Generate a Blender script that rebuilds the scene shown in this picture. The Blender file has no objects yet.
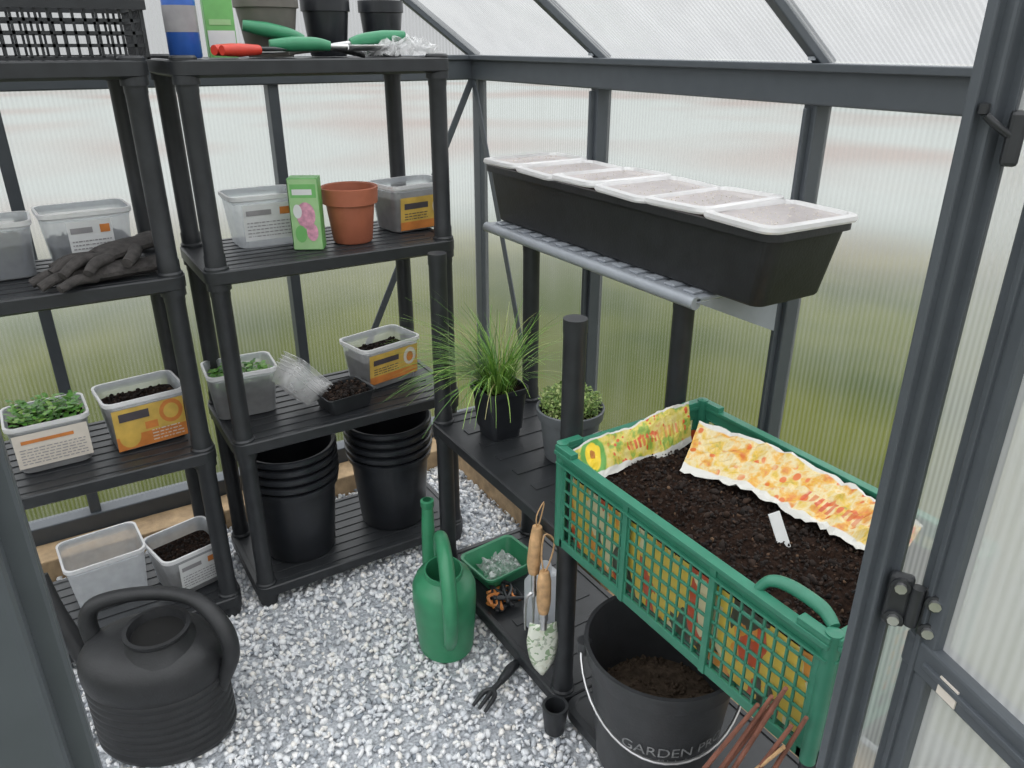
import bpy, math, random
import numpy as np
from mathutils import Matrix, Vector, noise
random.seed(7); rng=np.random.default_rng(7)
scene=bpy.context.scene
scene.view_settings.view_transform='Standard'
COL=scene.collection

# ------------------------------------------------------------------ materials
def nt(name):
    m=bpy.data.materials.new(name); m.use_nodes=True
    t=m.node_tree; t.nodes.clear()
    o=t.nodes.new('ShaderNodeOutputMaterial')
    return m,t,o
def N(t,typ,**k):
    n=t.nodes.new(typ)
    for a,b in k.items():
        if a.startswith('_'): setattr(n,a[1:],b)
        else: n.inputs[a].default_value=b
    return n
def pm(name,col,rough=.5,metal=0,var=.12,scale=30,bump=0,bscale=200,spec=.5):
    m,t,o=nt(name); L=t.links.new
    p=N(t,'ShaderNodeBsdfPrincipled'); p.inputs['Roughness'].default_value=rough; p.inputs['Metallic'].default_value=metal
    p.inputs['Specular IOR Level'].default_value=spec
    tc=N(t,'ShaderNodeTexCoord'); no=N(t,'ShaderNodeTexNoise'); no.inputs['Scale'].default_value=scale; no.inputs['Detail'].default_value=4
    L(tc.outputs['Object'],no.inputs['Vector'])
    r=N(t,'ShaderNodeValToRGB'); c=np.array(col[:3])
    r.color_ramp.elements[0].position=.3; r.color_ramp.elements[1].position=.7
    r.color_ramp.elements[0].color=(*np.clip(c*(1-var),0,1),1); r.color_ramp.elements[1].color=(*np.clip(c*(1+var),0,1),1)
    L(no.outputs['Fac'],r.inputs['Fac']); L(r.outputs['Color'],p.inputs['Base Color'])
    if bump:
        n2=N(t,'ShaderNodeTexNoise'); n2.inputs['Scale'].default_value=bscale; L(tc.outputs['Object'],n2.inputs['Vector'])
        b=N(t,'ShaderNodeBump'); b.inputs['Strength'].default_value=bump; b.inputs['Distance'].default_value=.004
        L(n2.outputs['Fac'],b.inputs['Height']); L(b.outputs['Normal'],p.inputs['Normal'])
    L(p.outputs[0],o.inputs[0])
    return m
def clearplastic(name,tint=(.88,.9,.92),tr=.5,gl=.1,rough=.2,tl=.5):
    m,t,o=nt(name); L=t.links.new
    a=N(t,'ShaderNodeBsdfTransparent'); a.inputs[0].default_value=(*tint,1)
    b=N(t,'ShaderNodeBsdfTranslucent'); b.inputs[0].default_value=(*tint,1)
    d=N(t,'ShaderNodeBsdfDiffuse'); d.inputs[0].default_value=(*tint,1)
    g=N(t,'ShaderNodeBsdfGlossy'); g.inputs['Roughness'].default_value=rough
    m0=N(t,'ShaderNodeMixShader'); m0.inputs[0].default_value=tl; L(b.outputs[0],m0.inputs[1]); L(d.outputs[0],m0.inputs[2])
    m1=N(t,'ShaderNodeMixShader'); L(a.outputs[0],m1.inputs[1]); L(m0.outputs[0],m1.inputs[2])
    tc=N(t,'ShaderNodeTexCoord'); no=N(t,'ShaderNodeTexNoise'); no.inputs['Scale'].default_value=40; L(tc.outputs['Object'],no.inputs['Vector'])
    mr=N(t,'ShaderNodeMapRange'); mr.inputs['To Min'].default_value=1-tr-.08; mr.inputs['To Max'].default_value=1-tr+.08
    L(no.outputs['Fac'],mr.inputs['Value']); L(mr.outputs[0],m1.inputs[0])
    m2=N(t,'ShaderNodeMixShader'); m2.inputs[0].default_value=gl; L(m1.outputs[0],m2.inputs[1]); L(g.outputs[0],m2.inputs[2])
    L(m2.outputs[0],o.inputs[0]); return m
def polycarb(name,axis,period=.011,tr=.84,tl=.5,df=.12,tint=(.95,.96,.955)):
    m,t,o=nt(name); L=t.links.new
    tc=N(t,'ShaderNodeTexCoord'); sx=N(t,'ShaderNodeSeparateXYZ'); L(tc.outputs['Object'],sx.inputs[0])
    mu=N(t,'ShaderNodeMath',_operation='MULTIPLY'); mu.inputs[1].default_value=2*math.pi/period; L(sx.outputs[axis],mu.inputs[0])
    si=N(t,'ShaderNodeMath',_operation='SINE'); L(mu.outputs[0],si.inputs[0])
    mr=N(t,'ShaderNodeMapRange'); mr.inputs['From Min'].default_value=-1; mr.inputs['To Min'].default_value=1-tr-.09; mr.inputs['To Max'].default_value=1-tr+.09
    L(si.outputs[0],mr.inputs['Value'])
    no=N(t,'ShaderNodeTexNoise'); no.inputs['Scale'].default_value=3; no.inputs['Detail'].default_value=6
    mp=N(t,'ShaderNodeMapping'); mp.inputs['Scale'].default_value=(5,5,1); L(tc.outputs['Object'],mp.inputs[0]); L(mp.outputs[0],no.inputs['Vector'])
    m3=N(t,'ShaderNodeMapRange'); m3.inputs['To Min'].default_value=-.12; m3.inputs['To Max'].default_value=.12; L(no.outputs['Fac'],m3.inputs['Value'])
    ad=N(t,'ShaderNodeMath',_operation='ADD'); ad.use_clamp=True; L(mr.outputs[0],ad.inputs[0]); L(m3.outputs[0],ad.inputs[1])
    a=N(t,'ShaderNodeBsdfTransparent'); a.inputs[0].default_value=(*tint,1)
    b=N(t,'ShaderNodeBsdfTranslucent'); b.inputs[0].default_value=(tl,tl*1.01,tl,1)
    d=N(t,'ShaderNodeBsdfDiffuse'); d.inputs[0].default_value=(.55,.57,.57,1)
    m0=N(t,'ShaderNodeMixShader'); m0.inputs[0].default_value=df; L(b.outputs[0],m0.inputs[1]); L(d.outputs[0],m0.inputs[2])
    m1=N(t,'ShaderNodeMixShader'); L(ad.outputs[0],m1.inputs[0]); L(a.outputs[0],m1.inputs[1]); L(m0.outputs[0],m1.inputs[2])
    g=N(t,'ShaderNodeBsdfGlossy'); g.inputs['Roughness'].default_value=.25
    m2=N(t,'ShaderNodeMixShader'); m2.inputs[0].default_value=.035; L(m1.outputs[0],m2.inputs[1]); L(g.outputs[0],m2.inputs[2])
    L(m2.outputs[0],o.inputs[0]); return m
def ramp(t,cols,interp='LINEAR'):
    r=N(t,'ShaderNodeValToRGB'); cr=r.color_ramp; cr.interpolation=interp
    while len(cr.elements)<len(cols): cr.elements.new(.5)
    for i,(pos,c) in enumerate(cols): cr.elements[i].position=pos; cr.elements[i].color=(*c,1)
    return r
def island(name,cols,rough=.6,mul=.3):
    m,t,o=nt(name); L=t.links.new
    p=N(t,'ShaderNodeBsdfPrincipled'); p.inputs['Roughness'].default_value=rough
    g=N(t,'ShaderNodeNewGeometry'); r=ramp(t,cols)
    L(g.outputs['Random Per Island'],r.inputs['Fac'])
    tc=N(t,'ShaderNodeTexCoord'); no=N(t,'ShaderNodeTexNoise'); no.inputs['Scale'].default_value=180; L(tc.outputs['Object'],no.inputs['Vector'])
    mx=N(t,'ShaderNodeMixRGB',_blend_type='MULTIPLY'); mx.inputs[0].default_value=mul
    L(r.outputs[0],mx.inputs[1]); L(no.outputs['Fac'],mx.inputs[2]); L(mx.outputs[0],p.inputs['Base Color'])
    L(p.outputs[0],o.inputs[0]); return m
def bagmat(name,cols,scale=14,sc=(1,1,1)):
    m,t,o=nt(name); L=t.links.new
    p=N(t,'ShaderNodeBsdfPrincipled'); p.inputs['Roughness'].default_value=.35
    tc=N(t,'ShaderNodeTexCoord'); no=N(t,'ShaderNodeTexNoise'); no.inputs['Scale'].default_value=30
    mp=N(t,'ShaderNodeMapping'); mp.inputs['Scale'].default_value=sc; L(tc.outputs['Object'],mp.inputs[0])
    L(mp.outputs[0],no.inputs['Vector'])
    mx=N(t,'ShaderNodeMixRGB'); mx.inputs[0].default_value=.06; L(mp.outputs[0],mx.inputs[1]); L(no.outputs['Color'],mx.inputs[2])
    v=N(t,'ShaderNodeTexVoronoi'); v.inputs['Scale'].default_value=scale; L(mx.outputs[0],v.inputs['Vector'])
    sp=N(t,'ShaderNodeSeparateXYZ'); L(v.outputs['Color'],sp.inputs[0])
    r=ramp(t,cols,'CONSTANT'); L(sp.outputs[0],r.inputs[0]); L(r.outputs[0],p.inputs['Base Color']); L(p.outputs[0],o.inputs[0]); return m
def printmat(name,base,lets,flower,sx=4.0):
    """photo-like printed plastic film, mapped on UV (u along the flap)"""
    m,t,o=nt(name); L=t.links.new
    p=N(t,'ShaderNodeBsdfPrincipled'); p.inputs['Roughness'].default_value=.3
    uv=N(t,'ShaderNodeUVMap'); mp=N(t,'ShaderNodeMapping'); mp.inputs['Scale'].default_value=(sx,1,1); L(uv.outputs[0],mp.inputs[0])
    n1=N(t,'ShaderNodeTexNoise'); n1.inputs['Scale'].default_value=2.4; n1.inputs['Detail'].default_value=5; n1.inputs['Roughness'].default_value=.6; L(mp.outputs[0],n1.inputs['Vector'])
    r=ramp(t,base); L(n1.outputs['Fac'],r.inputs[0])
    v=N(t,'ShaderNodeTexVoronoi'); v.inputs['Scale'].default_value=5; L(mp.outputs[0],v.inputs['Vector'])
    rv=ramp(t,[(0,(1,1,1)),(.26,(1,1,1)),(.34,(0,0,0))]); L(v.outputs['Distance'],rv.inputs[0])
    n2=N(t,'ShaderNodeTexNoise'); n2.inputs['Scale'].default_value=1.7; L(mp.outputs[0],n2.inputs['Vector'])
    rm=ramp(t,[(.44,(0,0,0)),(.50,(1,1,1))]); L(n2.outputs['Fac'],rm.inputs[0])
    mm=N(t,'ShaderNodeMixRGB',_blend_type='MULTIPLY'); mm.inputs[0].default_value=1; L(rv.outputs[0],mm.inputs[1]); L(rm.outputs[0],mm.inputs[2])
    m1=N(t,'ShaderNodeMixRGB'); L(mm.outputs[0],m1.inputs[0]); L(r.outputs[0],m1.inputs[1]); m1.inputs[2].default_value=(*lets[1],1)
    b=N(t,'ShaderNodeTexBrick'); b.inputs['Scale'].default_value=1; b.inputs['Brick Width'].default_value=.16; b.inputs['Row Height'].default_value=.3; b.inputs['Mortar Size'].default_value=.035; b.offset=.37
    b.inputs['Color1'].default_value=(1,1,1,1); b.inputs['Color2'].default_value=(.2,.2,.2,1); b.inputs['Mortar'].default_value=(0,0,0,1); L(mp.outputs[0],b.inputs['Vector'])
    s=N(t,'ShaderNodeSeparateXYZ'); L(uv.outputs[0],s.inputs[0])
    rb=ramp(t,[(0,(0,0,0)),(.30,(0,0,0)),(.31,(1,1,1)),(.56,(1,1,1)),(.57,(0,0,0))]); L(s.outputs[1],rb.inputs[0])
    rc=ramp(t,[(0,(0,0,0)),(.46,(0,0,0)),(.47,(1,1,1)),(.9,(1,1,1)),(.91,(0,0,0))]); L(s.outputs[0],rc.inputs[0])
    k1=N(t,'ShaderNodeMixRGB',_blend_type='MULTIPLY'); k1.inputs[0].default_value=1; L(rb.outputs[0],k1.inputs[1]); L(rc.outputs[0],k1.inputs[2])
    k2=N(t,'ShaderNodeMixRGB',_blend_type='MULTIPLY'); k2.inputs[0].default_value=1; L(k1.outputs[0],k2.inputs[1]); L(b.outputs[0],k2.inputs[2])
    m2=N(t,'ShaderNodeMixRGB'); L(k2.outputs[0],m2.inputs[0]); L(m1.outputs[0],m2.inputs[1]); m2.inputs[2].default_value=(*lets[0],1)
    last=m2
    if flower:
        sb=N(t,'ShaderNodeVectorMath',_operation='SUBTRACT'); sb.inputs[1].default_value=(flower*sx,.55,0); L(mp.outputs[0],sb.inputs[0])
        ln=N(t,'ShaderNodeVectorMath',_operation='LENGTH'); L(sb.outputs[0],ln.inputs[0])
        rf=ramp(t,[(0,(.45,.15,.02)),(.13,(.5,.2,.02)),(.15,(.9,.65,.03)),(.33,(.85,.6,.03)),(.36,(.12,.35,.06))],'LINEAR'); L(ln.outputs['Value'],rf.inputs[0])
        rk=ramp(t,[(0,(1,1,1)),(.5,(1,1,1)),(.56,(0,0,0))]); L(ln.outputs['Value'],rk.inputs[0])
        m3=N(t,'ShaderNodeMixRGB'); L(rk.outputs[0],m3.inputs[0]); L(last.outputs[0],m3.inputs[1]); L(rf.outputs[0],m3.inputs[2]); last=m3
    rw=ramp(t,[(0,(1,1,1)),(.13,(1,1,1)),(.15,(0,0,0)),(.93,(0,0,0)),(.95,(1,1,1))]); L(s.outputs[1],rw.inputs[0])
    m4=N(t,'ShaderNodeMixRGB'); L(rw.outputs[0],m4.inputs[0]); L(last.outputs[0],m4.inputs[1]); m4.inputs[2].default_value=(.62,.61,.57,1)
    L(m4.outputs[0],p.inputs['Base Color']); L(p.outputs[0],o.inputs[0]); return m

M={}
M['blk']=pm('black_plastic',(.022,.024,.027),.42,var=.2)
M['blk2']=pm('black_matte_plastic',(.017,.018,.020),.5,var=.2,bump=.15)
M['bucketm']=pm('bucket_plastic',(.036,.038,.041),.45,var=.12,bump=.1)
M['pot']=pm('black_pot_plastic',(.018,.020,.024),.35,var=.2)
M['alu']=pm('anthracite_aluminium',(.075,.086,.098),.42,metal=.1,var=.06)
M['galv']=pm('grey_shelf_metal',(.33,.355,.39),.4,metal=.1,var=.06)
M['steel']=pm('steel',(.6,.6,.6),.3,metal=.9)
M['green']=pm('green_can_plastic',(.04,.235,.115),.35,var=.08)
M['crate']=pm('green_crate_plastic',(.03,.185,.115),.4,var=.1)
M['soil']=pm('soil',(.018,.010,.007),.95,var=.6,scale=120,bump=1,bscale=160,spec=.1)
M['wetsoil']=pm('blue_grey_compost',(.035,.045,.065),.7,var=.7,scale=90,bump=1,bscale=160,spec=.3)
M['drysoil']=pm('dry_soil',(.10,.075,.055),.95,var=.4,scale=60,bump=1,bscale=120,spec=.1)
M['crumb']=island('soil_crumbs',[(0,(.007,.004,.003)),(.7,(.022,.012,.008)),(.95,(.05,.026,.015)),(1,(.14,.08,.045))],.95)
M['terra']=pm('terracotta',(.38,.12,.065),.6,var=.08)
M['clear']=clearplastic('clear_tub_plastic',tr=.62)
M['clear2']=clearplastic('cloudy_plastic',(.85,.87,.9),.25,.1)
M['film']=clearplastic('clear_film',(.97,.97,.97),.7,.12,.15)
M['lid']=clearplastic('clear_lid_plastic',(.93,.86,.85),.25,.12,.15,.6)
M['lidrim']=clearplastic('clear_lid_rim',(.96,.95,.95),.08,.15,.15,.6)
M['white']=pm('white_label',(.70,.71,.71),.5,var=.04)
M['paper']=pm('cream_label',(.68,.62,.55),.5,var=.04)
M['ink']=pm('faded_white_print',(.26,.265,.27),.5,var=.5,scale=90)
M['yel']=pm('yellow_print',(.62,.41,.09),.45,var=.15)
M['org']=pm('orange_print',(.60,.21,.05),.45,var=.15)
M['red']=pm('red_print',(.55,.04,.02),.4,var=.1)
M['dark']=pm('dark_print',(.07,.06,.07),.5)
M['grn']=pm('green_print',(.17,.46,.14),.45,var=.1)
M['ltgrn']=pm('light_green_print',(.33,.54,.26),.45,var=.1)
M['pink']=pm('pink_print',(.62,.3,.4),.45,var=.3,scale=90)
M['blue']=pm('blue_bottle_plastic',(.03,.11,.42),.3)
M['greypot']=pm('grey_pot_plastic',(.12,.13,.14),.5,var=.1)
M['brownpot']=pm('taupe_pot_plastic',(.13,.12,.105),.6)
M['wood']=pm('tool_wood',(.55,.34,.17),.5,var=.25,scale=60)
M['sleeper']=pm('timber_sleeper',(.40,.28,.16),.8,var=.3,scale=25,bump=.4)
M['leaf']=island('seedling_leaf',[(0,(.05,.2,.02)),(.6,(.14,.38,.05)),(1,(.3,.5,.1))],.5)
M['chive']=island('chive_blades',[(0,(.05,.15,.02)),(.5,(.15,.33,.05)),(.9,(.30,.47,.1)),(1,(.5,.45,.22))],.45,.15)
M['thyme']=island('thyme_leaves',[(0,(.09,.17,.04)),(.7,(.27,.39,.10)),(1,(.42,.48,.2))],.6,.15)
M['glove']=pm('glove_fabric',(.05,.045,.043),.85,var=.45,scale=80,bump=.6,bscale=400)
M['twig']=pm('red_brown_twig',(.22,.085,.055),.7,var=.3)
M['bag']=bagmat('printed_bag',[(0,(.66,.48,.08)),(.35,(.66,.58,.36)),(.52,(.5,.08,.03)),(.66,(.66,.28,.05)),(.74,(.06,.06,.04)),(.88,(.66,.5,.12))],34,(1,1,.38))
M['flapA']=printmat('printed_flap_green',[(.25,(.08,.20,.03)),(.42,(.26,.38,.06)),(.5,(.62,.50,.08)),(.62,(.66,.58,.22)),(.75,(.6,.18,.05))],((.62,.08,.03),(.60,.10,.03)),.17,5)
M['flapB']=printmat('printed_flap_yellow',[(.3,(.20,.24,.06)),(.40,(.66,.44,.06)),(.49,(.68,.58,.34)),(.56,(.68,.38,.06)),(.66,(.58,.16,.04))],((.55,.08,.03),(.62,.15,.03)),0,5)
M['floral']=bagmat('floral_enamel',[(0,(.75,.78,.68)),(.5,(.3,.42,.25)),(.7,(.7,.72,.6)),(.85,(.45,.5,.4))],110)
M['gravel']=island('marble_chips',[(0,(.28,.31,.35)),(.1,(.53,.56,.60)),(.35,(.78,.80,.83)),(.8,(.92,.92,.92)),(1,(.92,.88,.82))],.55,.12)
M['pcX']=polycarb('polycarbonate_ribs_x',0)
M['pcY']=polycarb('polycarbonate_ribs_y',1)
M['pcR']=polycarb('polycarbonate_roof',1,tr=.72,tl=.78,df=.3)
M['pcF']=polycarb('polycarbonate_front_frosted',0,tr=.42,tl=.68,df=.3,tint=(.95,.94,.90))

# ------------------------------------------------------------------ builders
def rrect(w,d,r,n=5):
    pts=[]; r=min(r,w/2-1e-4,d/2-1e-4)
    for cx,cy,a0 in ((w/2-r,d/2-r,0),(-w/2+r,d/2-r,90),(-w/2+r,-d/2+r,180),(w/2-r,-d/2+r,270)):
        for i in range(n+1):
            a=math.radians(a0+90*i/n); pts.append((cx+r*math.cos(a),cy+r*math.sin(a)))
    return pts
_ico=None
def ico():
    global _ico
    if _ico is None:
        import bmesh
        bm=bmesh.new(); bmesh.ops.create_icosphere(bm,subdivisions=1,radius=1)
        v=np.array([x.co[:] for x in bm.verts]); f=np.array([[q.index for q in x.verts] for x in bm.faces]); bm.free()
        _ico=(v,f)
    return _ico
def rocks(P,S,jit=.25,flat=.7):
    v,f=ico(); n=len(P)
    V=np.repeat(v[None],n,0)*(1+rng.uniform(-jit,jit,(n,len(v),1)))
    sc=np.stack([rng.uniform(.7,1.3,n),rng.uniform(.7,1.3,n),rng.uniform(.6,1,n)*flat],1)[:,None,:]
    V=V*sc
    q=rng.normal(size=(n,4)); q/=np.linalg.norm(q,axis=1)[:,None]; w,x,y,z=q.T
    R=np.stack([1-2*(y*y+z*z),2*(x*y-z*w),2*(x*z+y*w),2*(x*y+z*w),1-2*(x*x+z*z),2*(y*z-x*w),2*(x*z-y*w),2*(y*z+x*w),1-2*(x*x+y*y)],1).reshape(n,3,3)
    V=np.einsum('nij,nkj->nki',R,V)*S[:,None,None]+P[:,None,:]
    F=(f[None]+np.arange(n)[:,None,None]*len(v)).reshape(-1,3)
    return V.reshape(-1,3),F
def mkmesh(name,V,F,mats,midx=None,smooth=False):
    me=bpy.data.meshes.new(name)
    if isinstance(V,np.ndarray) and isinstance(F,np.ndarray):
        me.vertices.add(len(V)); me.vertices.foreach_set('co',V.astype(np.float32).ravel())
        k=F.shape[1]; me.loops.add(F.size); me.loops.foreach_set('vertex_index',F.astype(np.int32).ravel())
        me.polygons.add(len(F)); me.polygons.foreach_set('loop_start',np.arange(0,F.size,k,dtype=np.int32)); me.polygons.foreach_set('loop_total',np.full(len(F),k,dtype=np.int32))
        me.update(calc_edges=True)
    else:
        me.from_pydata([tuple(v) for v in V],[],[tuple(f) for f in F])
    for m in (mats if isinstance(mats,(list,tuple)) else [mats]): me.materials.append(m)
    if midx is not None: me.polygons.foreach_set('material_index',np.array(midx,dtype=np.int32))
    if smooth: me.polygons.foreach_set('use_smooth',np.ones(len(me.polygons),dtype=bool))
    me.validate(); me.update()
    return me
class G:
    def __init__(s,name,loc=(0,0,0),rot=0,mat=None):
        s.e=bpy.data.objects.new(name,None); s.e.empty_display_size=.05; COL.objects.link(s.e)
        s.e.matrix_world=mat if mat is not None else Matrix.Translation(loc)@Matrix.Rotation(math.radians(rot),4,'Z')
    def add(s,name,V,F,mat,smooth=False,bevel=0,midx=None,sub=0,solid=0):
        o=bpy.data.objects.new(name,mkmesh(name,V,F,mat,midx,smooth)); COL.objects.link(o); o.parent=s.e
        if solid:
            b=o.modifiers.new('s','SOLIDIFY'); b.thickness=solid
        if bevel:
            b=o.modifiers.new('b','BEVEL'); b.width=bevel; b.segments=2; b.limit_method='ANGLE'; b.angle_limit=.6
        return o
    def box(s,name,a,b,mat,bevel=0,**k):
        return s.boxes(name,[(a,b)],mat,bevel,**k)
    def boxes(s,name,L,mat,bevel=0,**k):
        V=[];F=[]
        for a,b in L:
            n=len(V); x0,y0,z0=a; x1,y1,z1=b
            V+=[(x0,y0,z0),(x1,y0,z0),(x1,y1,z0),(x0,y1,z0),(x0,y0,z1),(x1,y0,z1),(x1,y1,z1),(x0,y1,z1)]
            F+=[tuple(n+i for i in f) for f in ((0,3,2,1),(4,5,6,7),(0,1,5,4),(1,2,6,5),(2,3,7,6),(3,0,4,7))]
        return s.add(name,V,F,mat,bevel=bevel,**k)
    def lathe(s,name,prof,mat,c=(0,0,0),seg=40,sx=1,sy=1,capb=True,capt=False,smooth=True):
        V=[];F=[]
        for r,z in prof:
            for i in range(seg):
                a=2*math.pi*i/seg; V.append((c[0]+r*sx*math.cos(a),c[1]+r*sy*math.sin(a),c[2]+z))
        for j in range(len(prof)-1):
            for i in range(seg):
                k=(i+1)%seg; F.append((j*seg+i,j*seg+k,(j+1)*seg+k,(j+1)*seg+i))
        if capb: F.append(tuple(reversed(range(seg))))
        if capt: F.append(tuple(range((len(prof)-1)*seg,len(prof)*seg)))
        o=s.add(name,V,F,mat,smooth=smooth)
        if smooth:
            e=o.modifiers.new('e','EDGE_SPLIT'); e.split_angle=math.radians(38)
        return o
    def loft(s,name,rings,mat,c=(0,0,0),capb=True,capt=False,n=5,smooth=True,solid=0):
        V=[];F=[];m=4*(n+1)
        for w,d,r,z in rings: V+=[(c[0]+x,c[1]+y,c[2]+z) for x,y in rrect(w,d,r,n)]
        for j in range(len(rings)-1):
            for i in range(m):
                k=(i+1)%m; F.append((j*m+i,j*m+k,(j+1)*m+k,(j+1)*m+i))
        if capb: F.append(tuple(reversed(range(m))))
        if capt: F.append(tuple(range((len(rings)-1)*m,len(rings)*m)))
        o=s.add(name,V,F,mat,smooth=smooth,solid=solid)
        e=o.modifiers.new('e','EDGE_SPLIT'); e.split_angle=math.radians(35)
        return o
    def tube(s,name,pts,rad,mat,seg=10,flat=1,res=0,caps=True):
        pts=[Vector(p) for p in pts]
        if not isinstance(rad,(list,tuple)): rad=[rad]*len(pts)
        if res:
            P=[];R=[]
            for i in range(len(pts)-1):
                p0=pts[max(i-1,0)];p1=pts[i];p2=pts[i+1];p3=pts[min(i+2,len(pts)-1)]
                for k in range(res):
                    t=k/res; P.append(.5*((2*p1)+(p2-p0)*t+(2*p0-5*p1+4*p2-p3)*t*t+(3*p1-p0-3*p2+p3)*t**3)); R.append(rad[i]*(1-t)+rad[i+1]*t)
            P.append(pts[-1]);R.append(rad[-1]); pts=P;rad=R
        V=[];F=[]; up=None
        for i,p in enumerate(pts):
            tg=(pts[min(i+1,len(pts)-1)]-pts[max(i-1,0)]).normalized()
            if up is None:
                up=Vector((0,0,1)) if abs(tg.z)<.9 else Vector((1,0,0))
            a=(up-tg*up.dot(tg)).normalized(); b=tg.cross(a); up=a
            for k in range(seg):
                an=2*math.pi*k/seg; V.append(p+a*math.cos(an)*rad[i]*flat+b*math.sin(an)*rad[i])
        for j in range(len(pts)-1):
            for i in range(seg):
                k=(i+1)%seg; F.append((j*seg+i,j*seg+k,(j+1)*seg+k,(j+1)*seg+i))
        if caps: F.append(tuple(reversed(range(seg)))); F.append(tuple(range((len(pts)-1)*seg,len(pts)*seg)))
        o=s.add(name,V,F,mat,smooth=True)
        e=o.modifiers.new('e','EDGE_SPLIT'); e.split_angle=math.radians(45)
        return o
    def decal(s,name,o,u,v,items,off=.0008):
        o=Vector(o);u=Vector(u);v=Vector(v);n=u.cross(v).normalized()
        V=[];F=[];mi=[];keys=[]
        for k,it in enumerate(items):
            sh,u0,v0,u1,v1,mk=it
            if mk not in keys: keys.append(mk)
            b=len(V); q=o+n*(off*(min(k,6)*.25+1))
            if sh=='r': V+=[q+u*u0+v*v0,q+u*u1+v*v0,q+u*u1+v*v1,q+u*u0+v*v1]; c=4
            else:
                c=18
                for i in range(c):
                    a=2*math.pi*i/c; V.append(q+u*((u0+u1)/2+(u1-u0)/2*math.cos(a))+v*((v0+v1)/2+(v1-v0)/2*math.sin(a)))
            F.append(tuple(range(b,b+c))); mi.append(keys.index(mk))
        return s.add(name,V,F,[M[k] for k in keys],midx=mi)
    def crumbs(s,name,n,fn,s0,s1,mat,jit=.3):
        P=np.array([fn() for _ in range(n)]); S=rng.uniform(s0,s1,n)
        V,F=rocks(P,S,jit); return s.add(name,V,F,mat)
    def leaves(s,name,n,fn,l0,l1,mat,updn=.6):
        V=[];F=[]
        for _ in range(n):
            p=Vector(fn()); L=random.uniform(l0,l1); a=random.uniform(0,6.283); t=random.uniform(-.2,updn)
            d=Vector((math.cos(a)*math.cos(t),math.sin(a)*math.cos(t),math.sin(t))); w=Vector((-math.sin(a),math.cos(a),0))*L*.38
            b=len(V); up=Vector((0,0,L*.08))
            V+=[p,p+d*L*.35+w*.85+up,p+d*L*.75+w*.8+up,p+d*L,p+d*L*.75-w*.8+up,p+d*L*.35-w*.85+up]; F.append(tuple(range(b,b+6)))
        return s.add(name,V,F,mat)
def beam(g,name,p,q,w,h,mat,up=(0,0,1)):
    p=Vector(p);q=Vector(q);t=(q-p).normalized();u=Vector(up); a=(u-t*u.dot(t)).normalized(); b=t.cross(a)
    V=[];
    for e in (p,q):
        for i,j in ((-1,-1),(1,-1),(1,1),(-1,1)): V.append(e+b*i*w/2+a*j*h/2)
    return g.add(name,V,[(0,1,2,3),(7,6,5,4),(0,4,5,1),(1,5,6,2),(2,6,7,3),(3,7,4,0)],mat,bevel=.002)

# ------------------------------------------------------------------ greenhouse shell
XL,XR,YF,YB=-.70,1.31,.34,2.325
EAVE=1.34; XC=(XL+XR)/2; RZ=2.03; PX=[XL,-.03,.64,XR]; PY=[YF,1.0,1.66,YB]
def panel(name,pts,mat):
    g=G(name); g.add('panel',pts,[tuple(range(len(pts)))],mat); return g
zr=lambda x:EAVE+(RZ-EAVE)*(1-abs(x-XC)/(XR-XC))
panel('wall_back',[(XL,YB,0.05),(XR,YB,0.05),(XR,YB,EAVE),(XC,YB,RZ),(XL,YB,EAVE)],M['pcX'])
panel('wall_right',[(XR,YF,.05),(XR,YB,.05),(XR,YB,EAVE),(XR,YF,EAVE)],M['pcY'])
panel('wall_left',[(XL,YF,.05),(XL,YB,.05),(XL,YB,EAVE),(XL,YF,EAVE)],M['pcY'])
W=G('wall_front')
W.add('panel_r',[(.66,YF,.05),(XR,YF,.05),(XR,YF,EAVE),(.66,YF,zr(.66))],[(0,1,2,3)],M['pcF'])
W.add('panel_l',[(XL,YF,.05),(-.05,YF,.05),(-.05,YF,zr(-.05)),(XL,YF,EAVE)],[(0,1,2,3)],M['pcF'])
W.add('panel_t',[(-.05,YF,1.72),(.66,YF,1.72),(.66,YF,zr(.66)),(XC,YF,RZ),(-.05,YF,zr(-.05))],[(0,1,2,3,4)],M['pcF'])
W=G('ceiling')
W.add('roof_r',[(XR,YF,EAVE),(XR,YB,EAVE),(XC,YB,RZ),(XC,YF,RZ)],[(0,1,2,3)],M['pcR'])
W.add('roof_l',[(XL,YF,EAVE),(XL,YB,EAVE),(XC,YB,RZ),(XC,YF,RZ)],[(0,1,2,3)],M['pcR'])
T=G('trim_greenhouse_frame'); A=M['alu']; w=.030
for x in PX:
    top=EAVE if x in(XL,XR) else zr(x)
    T.box('post_back',(x-w/2,YB-.035,.03),(x+w/2,YB+.01,top),A,.003)
    if x in(XL,XR): T.box('post_front',(x-w/2,YF-.01,.03),(x+w/2,YF+.03,top),A,.003)
for y in PY[1:-1]:
    T.box('post_r',(XR-.035,y-w/2,.03),(XR+.01,y+w/2,EAVE),A,.003)
    T.box('post_r_web',(XR-.050,y-w/2+.011,.03),(XR-.03,y+w/2-.011,EAVE-.07),A,.002)
    T.box('post_l',(XL-.01,y-w/2,.03),(XL+.035,y+w/2,EAVE),A,.003)
for z0,z1,nm in ((.03,.11,'base'),(1.275,1.345,'eave')):
    T.boxes('rail_'+nm,[((XL,YB-.045,z0),(XR,YB+.015,z1)),((XR-.045,YF,z0),(XR+.015,YB,z1)),((XL-.015,YF,z0),(XL+.045,YB,z1))],A,.004)
T.boxes('gutter_lip',[((XR-.06,YF,1.333),(XR-.0,YB,1.347)),((XL,YB-.055,1.333),(XR,YB,1.347))],A,.002)
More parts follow.
